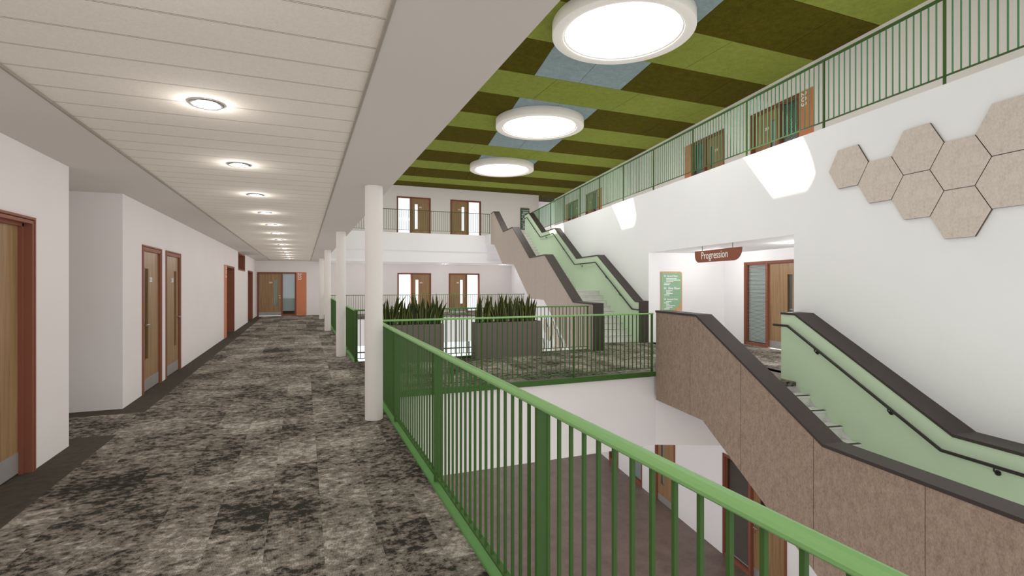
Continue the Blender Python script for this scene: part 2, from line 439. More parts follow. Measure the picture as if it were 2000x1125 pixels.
# ground floor
slab('floor', [(-3, -6), (9, -6), (13, 28.4), (-3, 28.4)], L0-.1, L0, M['vinyl'], 'dark brown ground floor seen down through the green railing')
# level 2 slabs: left corridor above, far gallery, right gallery
# first-floor corridor ceiling: border strips + sunk acoustic planks
CZ = 2.755
m = MB()
m.box(-4.2, -1.49, -6, 28.2, CZ, CZ+.06); m.box(.345, .97, -6, 28.2, CZ, CZ+.06)
m.box(-1.49, .345, 27.6, 28.2, CZ, CZ+.06)
struct(m.build('ceiling', M['soffit']), 'smooth plaster border of the corridor ceiling', 'ceiling')
m = MB(); m.box(-1.51, .365, -6, 27.62, CZ+.014, CZ+.05)
struct(m.build('ceiling', M['acoustic']), 'white acoustic planks running across the corridor ceiling', 'ceiling')
m = MB(); m.box(-1.496, -1.482, -6, 27.6, CZ-.003, CZ+.02); m.box(.337, .351, -6, 27.6, CZ-.003, CZ+.02); struct(m.build('shadow_strip', M['gap']), 'thin grey strip in place of the shadow line either side of the acoustic planks', 'trim')  # strip coloured as the shadow line at the plank edges
m = MB(); m.box(-2.3, .97, -6, 28.2, CZ+.062, L2); struct(m.build('trim_12', M['soffit']), 'slab of the second floor over the corridor', 'slab edge')
# far gallery slab (second floor): stepped fascia
m = MB()
m.box(.97, 11.8, 25.06, 28.2, 3.24, L2); m.box(.97, 12.0, 25.14, 28.2, CZ+.06, 3.24)
struct(m.build('trim_13', M['wall_w']), 'stepped white edge of the far second floor gallery', 'slab edge')
m = MB(); m.box(.97, 12.1, 25.08, 28.2, CZ-.08, CZ+.058); struct(m.build('ceiling', M['wall_w']), 'white ceiling over the far first floor gallery', 'ceiling')
# landing joining stair top with far gallery
m = MB(); m.prism([(*b(25.02, 4.64), 0), (*b(25.02, 6.735), 0), (*b(29.0, 6.735), 0), (8.6, 28.0, 0), (8.75, 25.08, 0)], Vector((0, 0, 3.62)), Vector((0, 0, L2+.003)))
struct(m.build('floor', M['wall_w']), 'second floor landing at the head of the upper stair', 'floor')
# right gallery slab
m = MB(); m.prism([(*b(-4, 6.755), 0), (*b(-4, 9.7), 0), (*b(30.5, 9.7), 0), (*b(30.5, 6.755), 0)], Vector((0, 0, 3.6)), Vector((0, 0, L2)))
struct(m.build('floor', M['wall']), 'floor of the second floor gallery above the right wall', 'floor')

# green edge trims
m = MB(); m.box(EX, 1.055, -6, 7.70, -.075, .014); struct(m.build('trim_1', M['green_half_lit']), 'flat green steel edge strip between carpet and near corridor railing', 'edge trim')
m = MB(); m.box(EX, 1.055, 10.84, 25.12, -.075, .014); struct(m.build('trim_2', M['green_half_lit']), 'green steel edge strip of the corridor beyond the bridge', 'edge trim')
m = MB(); m.box(1.055, 5.93, 7.61, 7.70, -.075, .012); struct(m.build('trim_3', M['green_shaded']), 'green steel edge strip under the near railing of the bridge', 'edge trim')
m = MB(); m.box(1.055, 6.42, 10.84, 10.9, -.075, .012); struct(m.build('trim_4', M['green_shaded']), 'green steel edge strip along the far side of the bridge', 'edge trim')

# ------------------------------------------------------------------ WALLS
LX = -2.14
L1D = [(4.55, 5.62, 2.165), (8.80, 9.87, 2.165), (10.155, 11.275, 2.165), (17.03, 19.365, 2.165), (23.985, 26.09, 2.165)]
hl = [(a, c, 0, h) for a, c, h in L1D] + [(20.53, 22.77, 2.09, 2.74), (6.28, 8.0, 0, CZ+.02)]
hl[3] = (17.5, 19.365, 0, 2.165)
wall('wall_left', Vector((LX, 0, 0)), YV, -XV, -6, 28.4, -.02, CZ+.02, hl, M['wall'], .3, 'long white corridor wall on the left with oak doors')
# alcove in the left wall
m = MB(); m.box(-4.2, LX, 7.957, 8.0, 0, CZ+.01); struct(m.build('wall_alcove', M['wall']), 'shaded end wall of the alcove between the first two doors', 'wall')
m = MB(); m.box(-4.2, LX, 6.28, 6.33, 0, CZ+.01); m.box(-4.4, -4.2, 6.1, 8.2, 0, CZ+.01); struct(m.build('wall_alcove', M['wall']), 'near side wall of the left alcove', 'wall')
# end / back wall, level 1
BY = 28.2
hb = [(-2.109, -.313, 0, 2.187), (4.76, 6.62, 0, 2.2), (7.64, 9.47, 0, 2.2)]
wall('wall_back', Vector((0, BY, 0)), XV, YV, -2.2, 12.6, -.02, 2.76, hb, M['wall'], .2, 'white far wall of the first floor with three door sets')
BY2 = 27.75; KB = .984
hb2 = [(4.727*KB, 6.60*KB, L2-.1, 6.31), (7.728*KB, 9.563*KB, L2-.1, 6.31)]
wall('wall_back', Vector((0, BY2, 0)), XV, YV, -2.2, 13.05, L2-.3, 6.93, hb2, M['wall'], .2, 'cream far wall of the second floor under the green ceiling')
m = MB(); m.box(12.85, 16.5, 30.0, 30.2, 3.6, 6.93); m.box(12.85, 13.05, 27.96, 30.0, 3.6, 6.93); struct(m.build('wall_back', M['wall']), 'lilac shaded wall set back beyond the right gallery', 'wall')
# ground floor back wall with glazed screen
wall('wall_back', Vector((0, BY, 0)), XV, YV, -3, 13.0, L0, -.021, [(.6, 11.6, L0+.02, -1.5)], M['wall_w'], .2, 'ground floor far wall holding the bright glazed screen')
# right wall (through all floors)
RS = 30.2
holes = [(7.57, 12.79, 0, 2.455), (7.73, 9.54, L0, -1.955), (11.43, 12.42, L0, -1.955), (13.17, 13.94, L0, -1.955), (14.73, 15.43, L0, -1.955)]
wall('wall_right', B(0, 6.74), SV, NV, -5, RS, L0-.02, L2+.012, holes, M['wall_w'], .18, 'tall white wall on the right carrying hexagon panels')
# recess behind it
hr = [(10.065, 11.94, 0, 2.175)]
wall('wall_recess', B(0, 9.08), SV, NV, 7.5, 12.85, -.02, 2.5, hr, M['wall_w'], .2, 'white back wall of the recess with door and glass side panel')
m = MB(); m.prism([(*b(12.79, 6.92), 0), (*b(12.79, 9.08), 0), (*b(12.95, 9.08), 0), (*b(12.95, 6.92), 0)], Vector((0, 0, 0)), Vector((0, 0, 2.5))); struct(m.build('wall_recess', M['wall_w']), 'white side wall of the recess carrying the green directory board', 'wall')
m = MB(); m.prism([(*b(7.57, 6.92), 0), (*b(7.57, 9.08), 0), (*b(7.45, 9.08), 0), (*b(7.45, 6.92), 0)], Vector((0, 0, 0)), Vector((0, 0, 2.5))); struct(m.build('wall_recess', M['wall_w']), 'near side wall of the recess', 'wall')
m = MB(); m.prism([(*b(7.45, 6.93), 0), (*b(12.95, 6.93), 0), (*b(12.95, 9.2), 0), (*b(7.45, 9.2), 0)], Vector((0, 0, 2.455)), Vector((0, 0, 2.6))); struct(m.build('ceiling', M['wall_w']), 'white ceiling of the recess above the hanging sign', 'ceiling')
# second floor right gallery wall
hg = [(10.71, 12.48, L2-.05, 6.30), (13.66, 15.42, L2-.05, 6.30), (23.6, 25.22, L2-.05, 6.25), (26.33, 28.04, L2-.05, 6.22)]
wall('wall_gallery', B(0, 9.7), SV, NV, -5, 30.6, 3.6, 6.93, hg, M['wall'], .2, 'second floor gallery wall behind the upper right railing')
# left second floor wall and ground floor left wall (close the building)
m = MB(); m.box(-2.3, -2.14, -6, 28.4, L2, 6.93); struct(m.build('wall_left', M['wall']), 'second floor wall above the corridor', 'wall')
m = MB(); m.box(-3.0, -2.8, -6, 28.4, L0, -1.345); struct(m.build('wall_left', M['wall']), 'ground floor wall under the corridor', 'wall')

# ------------------------------------------------------------------ ATRIUM CEILING (felt panels) with three round openings
SKY = [(9.64, 4.50), (16.016, 4.57), (22.39, 4.64)]
bands = [-4.73, -3.1, -1.37, .27, 1.98, 3.63, 5.34, 7.00, 8.70, 10.28, 12.06, 13.65, 15.44, 17.0, 18.82, 20.33, 22.19, 23.62, 25.56, 26.95, 28.4]
CA = 6.9
def x_at(y, n): return (n*(NX*DY-NY*DX) + 0 + (y*(-NY) )*1.0) / NX if False else (n - y*NY)/NX
gap = .006
cm = MB()
# band 0..: dark/light alternate; light bands start at (8.70-> ...) boundaries measured dark->light at 8.76
KC = .9815
bands = [v*KC for v in bands]; bands[-1] = 28.4
for i in range(len(bands)-1):
    y0, y1 = bands[i]+gap, bands[i+1]-gap
    light = (i % 2 == 0)
    # boundary 8.70 is the start of a light band -> index parity set so that bands[8]=8.70 is light
    xr = 16.2; xl = -2.3
    if light:
        cuts = [xl] + [(-1.69+2.637*j)*KC for j in range(0, 7)] + [xr]
        for a, c in zip(cuts[:-1], cuts[1:]):
            cm.box(a+gap, c-gap, y0, y1, CA, CA+.03, 0)
    else:
        e = [(-99, None), (3.50, None), (4.80, None), (6.10, None)]
        def poly(fa, fc, mi):
            p = [(fa(y0)+gap, y0), (fc(y0)-gap, y0), (fc(y1)-gap, y1), (fa(y1)+gap, y1)]
            cm.prism([(q[0], q[1], 0) for q in p], Vector((0, 0, CA)), Vector((0, 0, CA+.03)), mi)
        bluey = y0 < 20.3
        K = lambda v: (lambda y: v)
        N = lambda n: (lambda y: x_at(y, n))
        seq = [K(xl), N(.88), N(3.45), N(4.72), N(5.99), N(8.54), N(11.1)]
        for a_, c_, mi in ((0, 1, 1), (1, 2, 1), (2, 3, 2), (3, 4, 2), (4, 5, 1), (5, 6, 1)):
            if a_ == 0 and x_at(y0, .88) < xl+.1: continue
            poly(seq[a_], seq[c_], mi if bluey else 1)
ceil = struct(cm.build('ceiling', [M['cg1'], M['cg2'], M['cblue']]), 'striped green and blue-grey felt panel ceiling of the atrium', 'ceiling')
rm = MB(); rm.box(-2.5, 16.4, -6, 30.4, CA+.04, CA+.25)
roof = struct(rm.build('ceiling', M['joint']), 'dark deck behind the felt ceiling panels', 'ceiling')
cu = MB()
for s, n in SKY:
    p = B(s, n); sg = 64
    ring = [(p.x+1.3*math.cos(2*PI*j/sg), p.y+1.3*math.sin(2*PI*j/sg), 0) for j in range(sg)]
    cu.prism(ring, Vector((0, 0, CA-.5)), Vector((0, 0, CA+.6)))
cut = cu.build('cutter', M['joint'])
for o in (ceil, roof):
    md = o.modifiers.new('cut', 'BOOLEAN'); md.operation = 'DIFFERENCE'; md.object = cut; md.solver = 'EXACT'
    dg = bpy.context.evaluated_depsgraph_get(); dg.update()
    me = bpy.data.meshes.new_from_object(o.evaluated_get(dg)); o.modifiers.clear(); o.data = me
bpy.data.objects.remove(cut)

# sun direction in (s, n, z) terms: (-.55, 1, -1.2)
SUN = (-.55, 1.0, -1.28)
names = ['nearest and largest round skylight with white drum ring', 'middle one of the three round skylights with white ring', 'farthest and smallest round skylight near the far wall']
for (s, n), lb in zip(SKY, names):
    p = B(s, n); r = empty('round_skylight', (p.x, p.y, CA))
    tag(r, lb, 'skylight', 'round skylights in the green ceiling')
    zb = 6.66-CA
    d = MB(); d.lathe([(1.40, .02), (1.424, .0), (1.424, zb+.01), (1.414, zb), (1.21, zb), (1.20, zb+.01), (1.20, .55), (1.40, .55), (1.40, .02)], 0, 0, 96)
    d.build('drum_ring', M['ring'], r)
    d = MB(); d.lathe([(1.202, zb+.03), (1.165, zb+.03), (1.165, zb+.058), (1.202, zb+.058), (1.202, zb+.03)], 0, 0, 96); d.build('glazing_bead', M['ring'], r)
    d = MB(); d.add([(1.172*math.cos(2*PI*j/96), 1.172*math.sin(2*PI*j/96), zb+.06) for j in range(96)], [list(range(96))]); d.build('glazed_pane', M['pane'], r)
    # unseen mask added above, its off-centre opening cut to shape the sun patches
    h = .40; zz = zb+.06+h
    sh = (.55/1.28*h, -1.0/1.28*h)
    pts = [(1.6, 1.5), (1.13, 1.5), (-.05, -.52), (-1.6, -.52), (-1.6, 1.5)]
    loc = []
    for a, c in pts:
        q = B(a+sh[0], c+sh[1]); loc.append((q.x, q.y))
    # mask = big quad with hole, built as ring of quads between outer square and hole polygon
    hole = [loc[1], loc[2], loc[3], loc[4]]
    cxh = sum(q[0] for q in hole)/4; cyh = sum(q[1] for q in hole)/4
    out = [(cxh+(q[0]-cxh)*2.6, cyh+(q[1]-cyh)*2.6) for q in hole]
    d = MB(); vs = [(q[0], q[1], zz) for q in hole] + [(q[0], q[1], zz) for q in out]
    d.add(vs, [(i, (i+1) % 4, 4+(i+1) % 4, 4+i) for i in range(4)]); d.build('sun_mask', M['wall_w'], r)

# ------------------------------------------------------------------ COLUMNS
m = MB(); m.lathe([(.103, 0), (.103, CZ)], 0, 0, 40)
c0 = m.build('round_column', M['column'])
for i, (y, lb) in enumerate([(6.245, 'nearest and largest white round column beside the green railing'), (11.95, 'second white round column standing just past the bridge'), (18.6, 'third white round column further down the corridor'), (24.9, 'farthest thin white round column near the end wall')]):
    o = c0 if i == 0 else copy(c0)
    o.location = (.778, y, 0); tag(o, lb, 'column', 'white round columns along the corridor edge', 'thing')

# ------------------------------------------------------------------ RAILINGS
def bar(x0, x1, y0, y1, z0, z1):
    m = MB(); m.box(x0, x1, y0, y1, z0, z1); return m
def railing(name, p0, p1, posts, label, z=0.0, nb=18, top=1.085, post_in=.09, cap=100, flip=1, zlow=-.01, rank=None, mh='green', mb_='green_shaded', hr=.026):
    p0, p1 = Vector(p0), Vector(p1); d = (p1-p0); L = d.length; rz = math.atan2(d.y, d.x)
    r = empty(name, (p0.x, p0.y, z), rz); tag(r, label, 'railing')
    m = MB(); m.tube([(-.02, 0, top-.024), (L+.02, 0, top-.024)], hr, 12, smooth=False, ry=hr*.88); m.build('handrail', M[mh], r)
    m = bar(0, L, -.018, .018, .072, .084); m.build('bottom_rail', M['green_shaded'], r)
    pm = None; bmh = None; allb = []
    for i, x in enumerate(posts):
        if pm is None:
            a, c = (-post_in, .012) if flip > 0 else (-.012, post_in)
            pm = bar(-.011, .011, a, c, zlow, top-.035).build('post', M['green_shaded'], r); pm.location = (x, 0, 0)
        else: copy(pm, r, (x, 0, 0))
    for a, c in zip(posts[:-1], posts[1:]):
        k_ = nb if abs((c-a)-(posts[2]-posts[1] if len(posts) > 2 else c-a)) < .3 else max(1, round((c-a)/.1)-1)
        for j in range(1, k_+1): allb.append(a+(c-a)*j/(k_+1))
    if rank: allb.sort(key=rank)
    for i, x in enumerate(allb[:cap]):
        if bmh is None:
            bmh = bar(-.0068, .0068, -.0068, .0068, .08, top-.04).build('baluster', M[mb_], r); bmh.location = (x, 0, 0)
        else: copy(bmh, r, (x, 0, 0))
    if len(allb) > cap:
        m = MB()
        for x in allb[cap:]: m.box(x-.0068, x+.0068, -.0068, .0068, .08, top-.04)
        o = m.build('distant_balusters', M[mb_], r); o['kind'] = 'stuff'
    return r
RX = .985
railing('balustrade_railing', (RX, 7.64, 0), (RX, -1.78, 0), [0.0, 1.66, 3.60, 5.54, 7.48, 9.42], 'near green steel railing running along the corridor edge to the viewer', flip=-1, post_in=.05, nb=18)
railing('balustrade_railing', (1.02, 7.65, 0), (5.87, 7.65, 0), [0, 1.59, 3.24, 4.85], 'green railing crossing in front of the planters, on the near bridge edge', hr=.017, post_in=.03, nb=18, flip=-1)
railing('balustrade_railing', (RX, 10.86, 0), (6.43, 10.86, 0), [0, 1.82, 3.60, 5.43], 'green railing behind the two planters on the far bridge edge', hr=.017, mh='green_half_lit', post_in=.03, nb=18)
railing('balustrade_railing', (RX, 10.92, 0), (RX, 25.0, 0), [2.01*i for i in range(8)], 'green corridor railing seen end-on between the columns beyond the bridge', nb=18, post_in=.05, cap=100)
railing('balustrade_railing', (1.05, 25.08, 0), (11.1, 25.08, 0), [0, 1.97, 3.98, 6.01, 8.05, 10.05], 'thin distant railing of the far first floor gallery, before the lower doors', nb=18, post_in=.03, mh='green_half_lit', hr=.017)
railing('balustrade_railing', (1.0, 25.09, 0), (8.98, 25.09, 0), [0, 1.96, 3.97, 5.96, 7.98], 'distant railing of the far second floor gallery, before the upper doors', z=L2+.06, nb=18, post_in=.03, mh='green_shaded', hr=.017)
ps = [1.88*i for i in range(13)]
q0, q1 = B(3.24, 6.80), B(25.8, 6.80)
railing('balustrade_railing', q0, q1, ps, 'long green railing of the second floor gallery on top of the right wall', z=L2+.06, nb=18, post_in=.02, zlow=-.05, top=1.10, mh='green_shaded', mb_='green_gallery_lit')

# ------------------------------------------------------------------ STAIRS
def in_plane(poly, n0, n1, mb, mi=0):
    a = [B(s, n0, z) for s, z in poly]; off = B(0, n1)-B(0, n0)
    mb.prism(a, Vector((0, 0, 0)), off, mi)
def lerp_poly(pl, s):
    for (a, za), (c, zc) in zip(pl[:-1], pl[1:]):
        lo, hi = min(a, c), max(a, c)
        if lo-1e-6 <= s <= hi+1e-6 and hi > lo: return za+(zc-za)*(s-a)/(c-a)
    return pl[-1][1] if abs(s-pl[-1][0]) < abs(s-pl[0][0]) else pl[0][1]
def band(pl, th):           # offset polyline thickness band (vertical)
    return pl + [(s, z+th) for s, z in pl[::-1]]
def clip_panel(top, bot, s0, s1):
    pts = sorted({s0, s1, *[s for s, _ in top if s0 < s < s1]}); pb = sorted({s0, s1, *[s for s, _ in bot if s0 < s < s1]})
    return [(s, lerp_poly(top, s)) for s in pts] + [(s, lerp_poly(bot, s)) for s in pb[::-1]]

def stair(label, cap_o, cap_i, bot, seams, floor_i, flights, landings, n0, nw, ni, n1, hand, brackets, newels, fm='felt'):
    r = empty('staircase', (0, 0, 0)); tag(r, label, 'staircase')
    ends = sorted([cap_o[0][0], cap_o[-1][0]])
    sm = [ends[0]] + sorted(x for x in seams if ends[0] < x < ends[1]) + [ends[1]]
    for a, c in zip(sm[:-1], sm[1:]):
        m = MB(); in_plane(clip_panel(cap_o, bot, a+.004, c-.004), n0, n0+.02, m); m.build('felt_panel', M[fm], r)
    m = MB(); in_plane(clip_panel(cap_o, bot, ends[0]+.002, ends[1]-.002), n0+.022, nw, m); m.build('outer_balustrade', M['black'], r)
    m = MB(); in_plane(clip_panel(cap_o, floor_i, ends[0]+.003, ends[1]-.003), nw+.001, nw+.012, m); m.build('inner_lining', M['sage'], r)
    m = MB(); in_plane(band(cap_o, .036), n0-.012, nw+.02, m); m.build('capping', M['cap'], r)
    ei = sorted([cap_i[0][0], cap_i[-1][0]])
    m = MB(); in_plane(clip_panel(cap_i, floor_i, ei[0], ei[1]), ni, n1-.002, m); m.build('wall_balustrade', M['sage'], r)
    m = MB(); in_plane(band(cap_i, .036), ni-.012, n1-.001, m); m.build('capping', M['cap'], r)
    for (sa, sb, za, zb, nr) in flights:
        g = (sb-sa)/nr; rise = (zb-za)/nr; first = None
        for i in range(nr):
            zt = max(za, zb) - abs(rise)*i if zb < za else za+rise*(i+1)
            if zb < za: a, c = sa+g*i, sa+g*(i+1); zt = za-abs(rise)*(i+1)
            else: a, c = sa+g*i, sb if False else sa+g*(i+1)
            lo, hi = min(a, c), max(a, c)
            # going down (toward smaller s): riser face at the low-s side
            m = MB(); off = B(0, ni-.001)-B(0, nw+.013)
            base = zt-abs(rise)-.16
            pl = [(lo, base), (hi+.02, base), (hi+.02, zt), (lo-.012, zt), (lo-.012, zt-.03), (lo, zt-.05)]
            in_plane(pl, nw+.013, ni-.001, m)
            st = m.build('step', M['step'], r)
            m = MB(); in_plane([(lo-.013, zt-.001), (lo+.045, zt-.001), (lo+.045, zt+.003), (lo-.013, zt+.003)], nw+.014, ni-.002, m)
            m.build('nosing', M['black'], st)
    for (sa, sb, z) in landings:
        m = MB(); in_plane([(sa, z-.18), (sb, z-.18), (sb, z-.001), (sa, z-.001)], nw+.013, ni-.001, m); m.build('landing', M['step'], r)
    m = MB(); m.tube([B(s, ni-.062, z) for s, z in hand], .02, 12); hr_ = m.build('handrail', M['black'], r)
    for s in brackets:
        z = lerp_poly(hand, s); m = MB()
        m.tube([B(s, ni-.062, z-.015), B(s, ni-.062, z-.05), B(s, ni-.04, z-.075), B(s, ni, z-.075)], .009, 8)
        m.tube([B(s, ni-.012, z-.075), B(s, ni, z-.075)], .03, 16); m.build('bracket', M['black'], hr_)
    for (s0, s1, na, nb_, z0, z1) in newels:
        m = MB(); in_plane([(s0, z0), (s1, z0), (s1, z1), (s0, z1)], na, nb_, m); m.build('newel', M['cap'], r)
    return r

n0, nw, ni, n1 = 4.60, 4.85, 6.38, 6.74
stair('lower staircase descending from the bridge to the right, with tan felt panels and dark capping',
      [(8.46, 1.085), (7.18, 1.085), (4.743, -.197), (2.74, -.197), (.30, -1.487), (-.5, -1.487)],
      [(7.454, 1.085), (7.145, 1.085), (4.708, -.197), (2.70, -.197), (.26, -1.487), (-.5, -1.487)],
      [(8.46, -.495), (7.016, -.495), (4.58, -1.79), (2.6, -1.79), (.17, -3.08), (-.5, -3.08)],
      [7.358, 6.125, 4.878, 3.628, 2.38, 1.13],
      [(8.46, -.1), (7.1, -.1), (4.62, -1.42), (2.62, -1.42), (.2, -2.72), (-.5, -2.72)],
      [(7.145, 4.705, 0, -1.29, 8), (2.67, .23, -1.29, -2.58, 8)],
      [(4.70, 2.67, -1.29), (.23, -.5, -2.58)],
      n0, nw, ni, n1,
      [(7.556, .905), (7.235, .905), (4.796, -.376), (2.8, -.376), (.36, -1.66), (-.4, -1.66)], [6.677, 5.468, 4.244, 2.3], [])
n0, nw, ni, n1 = 4.63, 4.88, 6.49, 6.74
stair('upper staircase climbing to the second floor along the right wall behind the planters',
      [(11.56, 1.10), (12.95, 1.10), (15.61, 2.505), (17.51, 2.505), (20.19, 3.875), (22.04, 3.88), (24.25, 5.065), (25.02, 5.07)],
      [(12.86, 1.10), (13.09, 1.10), (15.81, 2.52), (17.81, 2.52), (20.45, 3.905), (22.34, 3.91), (24.68, 5.11), (25.5, 5.11)],
      [(11.56, -.36), (13.0, -.36), (15.74, 1.09), (17.54, 1.085), (20.0, 2.38), (22.25, 2.50), (24.1, 3.48), (25.02, 3.57)],
      [12.3, 13.4, 14.5, 15.6, 16.7, 17.8, 18.9, 20.0, 21.1, 22.2, 23.3, 24.3],
      [(11.56, .0), (13.3, .0), (15.9, 1.25), (17.9, 1.25), (20.5, 2.6), (22.4, 2.6), (24.9, 3.95), (25.5, 3.95)],
      [(13.28, 15.95, 0, 1.367, 9), (17.95, 20.6, 1.367, 2.733, 9), (22.5, 25.0, 2.733, 4.1, 9)],
      [(15.95, 17.97, 1.367), (20.6, 22.52, 2.733)],
      n0, nw, ni, n1,
      [(12.784, .895), (13.163, .90), (15.843, 2.31), (17.86, 2.315), (20.496, 3.71), (22.394, 3.72), (24.854, 4.93), (25.4, 4.92)], [14.0, 15.0, 17.2, 19.2, 21.6, 23.6],
      [(11.50, 11.56, n0, nw, 0, 1.136), (12.79, 12.86, ni-.01, n1, 0, 1.136)], 'felt_lit')

# ------------------------------------------------------------------ DOORS
def left_door(nm, y0, segs, h, label, **kw): return door(nm, (LX, y0, 0), PI/2, segs, h, label, **kw)
left_door('door_1', 4.55, [('leaf', 1.07, 'N', 0)], 2.165, 'nearest oak door on the left, cut by the frame edge, deep terracotta frame', depth=.075, wallt=.3, number=None)
left_door('door_2', 8.80, [('leaf', 1.07, 'L', 0)], 2.165, 'left one of the two adjacent oak doors in the corridor wall, handle on its left', depth=.02, wallt=.3)
left_door('door_3', 10.155, [('leaf', 1.12, 'R', 0)], 2.165, 'right one of the two adjacent oak doors in the corridor wall, handle on its right', depth=.02, wallt=.3)
left_door('door_4', 17.03, [('panel', .47, '203', 'R'), ('leaf', 1.865, 'R', 0)], 2.165, 'deep set door with narrow orange panel, half way down the left wall', depth=.2, wallt=.3)
left_door('door_5', 23.985, [('leaf', 2.105, 'R', 0)], 2.165, 'last deep set terracotta framed door at the far end of the left wall', depth=.2, wallt=.3)
door('door_6', (-2.109, BY, 0), 0, [('leaf', 1.125, 'R', 0), ('side', .671, 'grey'), ('panel', .47, '203')], 2.187, 'oak door with grey side panel and orange number strip at the corridor end', depth=.03, visc=M['backing_grey'])
door('door_7', (4.76, BY, 0), 0, [('side', .78, 'none'), ('leaf', 1.08, 'L', 0)], 2.2, 'left lower oak door on the far wall, bright glass panel on its left', depth=.04, bright=True)
door('door_8', (7.64, BY, 0), 0, [('leaf', 1.05, 'R', 0), ('side', .78, 'none')], 2.2, 'right lower oak door on the far wall, bright glass panel on its right', depth=.04, bright=True)
door('door_9', (4.727*KB, BY2, L2+.01), 0, [('side', .757, 'none'), ('leaf', 1.085, 'L', 0)], 2.20, 'left upper oak door on the far wall, glass panel on its left', depth=.04, bright=True)
door('door_10', (7.728*KB, BY2, L2+.01), 0, [('leaf', 1.043, 'R', 0), ('side', .762, 'none')], 2.20, 'right upper oak door on the far wall, glass panel on its right', depth=.04, bright=True)
def rdoor(nm, s_left, n, z, segs, h, label, **kw):
    p = B(s_left, n); return door(nm, (p.x, p.y, z), ROT_B, segs, h, label, **kw)
rdoor('door_11', 11.94, 9.08, 0, [('side', .84, 'blind'), ('leaf', 1.035, 'R', 0)], 2.175, 'oak door with blind-covered side panel inside the white recess', depth=.05, number=None)
rdoor('door_12', 12.48, 9.7, L2+.02, [('leaf', 1.06, 'R', 0), ('side', .71, 'blind'), ('panel', .44, '203')], 2.18, 'nearest upper gallery door, wide orange 203 strip on its right', depth=.08, visc=M['backing_grey'])
rdoor('door_13', 15.82, 9.7, L2+.02, [('panel', .40, None), ('side', .72, 'blind'), ('leaf', 1.04, 'L', 0)], 2.18, 'second upper gallery door, orange strip on its left', depth=.08, visc=M['backing_grey'])
rdoor('door_14', 25.22, 9.7, L2+.02, [('leaf', 1.0, 'R', 0), ('side', .62, 'grey'), ('panel', .55, '203')], 2.13, 'third upper gallery door, orange strip on its right', depth=.08, visc=M['backing_grey'])
rdoor('door_15', 28.48, 9.7, L2+.02, [('panel', .44, None), ('side', .72, 'grey'), ('leaf', .99, 'L', 0)], 2.10, 'farthest upper gallery door, next to the stair head', depth=.08, visc=M['backing_grey'])
rdoor('door_16', 12.42, 6.74, L0, [('leaf', .99, 'L', 0)], 2.145, 'ground floor oak door with tall glass slot under the bridge', depth=.03, visc=M['backing_grey'], wallt=.18)
rdoor('door_17', 9.54, 6.74, L0, [('side', .83, 'blind', 1), ('leaf', .98, 'L', 0)], 2.145, 'ground floor door with blind side panel below the lower staircase', depth=.06, wallt=.18)
def gwin(nm, s_left, w, h, label):
    p = B(s_left, 6.74); r = empty(nm, (p.x, p.y, L0), ROT_B); struct(r, label, 'window')
    m = MB()
    m.box(0, .05, -.012, .18, 0, h); m.box(w-.05, w, -.012, .18, 0, h); m.box(.05, w-.05, -.012, .18, h-.05, h); m.box(.05, w-.05, -.012, .18, 0, .09); m.build('window_frame', M['frame'], r)
    m = MB(); m.box(.05, w-.05, .04, .05, .09, h-.05); m.build('pane', M['frosted'], r)
    m = MB(); m.box(.05, w-.05, .10, .11, .09, h-.05); m.build('glass_backing', M['backing_grey'], r)  # grey sheet added behind the pane
gwin('window_1', 13.94, .77, 2.145, 'grey glazed ground floor panel to the left of the slotted oak door')
gwin('window_2', 15.43, .70, 2.145, 'farthest ground floor glazed panel at the foot of the right wall')
# high level window in left wall
r = empty('window_3', (LX, 20.53, 2.09), PI/2); struct(r, 'small high window between the two deep set doors on the left', 'window')
m = MB(); w, h = 2.24, .65
m.box(0, .06, -.012, .3, 0, h); m.box(w-.06, w, -.012, .3, 0, h); m.box(.06, w-.06, -.012, .3, h-.06, h); m.box(.06, w-.06, -.012, .3, 0, .05); m.build('window_frame', M['frame'], r)
m = MB(); m.box(.06, w-.06, .2, .21, .05, h-.06); m.build('pane', M['frosted'], r)
m = MB(); m.box(.06, w-.06, .25, .26, .05, h-.06); m.build('glass_backing', M['blind'], r)  # pale sheet added behind the pane
# ground floor glazed screen
r = empty('window_4', (.6, BY, L0+.02)); struct(r, 'bright glazed ground floor screen seen below the far gallery', 'window')
m = MB(); m.box(0, 11, 0, .08, 2.52, 2.58); m.box(0, 11, 0, .08, 2.0, 2.06); m.box(0, 11, 0, .08, 0, .06); m.build('transom', M['mullion'], r)
mu = None
for i in range(9):
    if mu is None: m = MB(); m.box(-.03, .03, -.01, .07, 0, 2.56); mu = m.build('mullion', M['mullion'], r); mu.location = (.03, 0, 0)
    else: copy(mu, r, (.03+1.3675*i, 0, 0))
m = MB(); m.box(0, 11, .03, .04, 0, 2.58); m.build('pane', M['glass'], r)

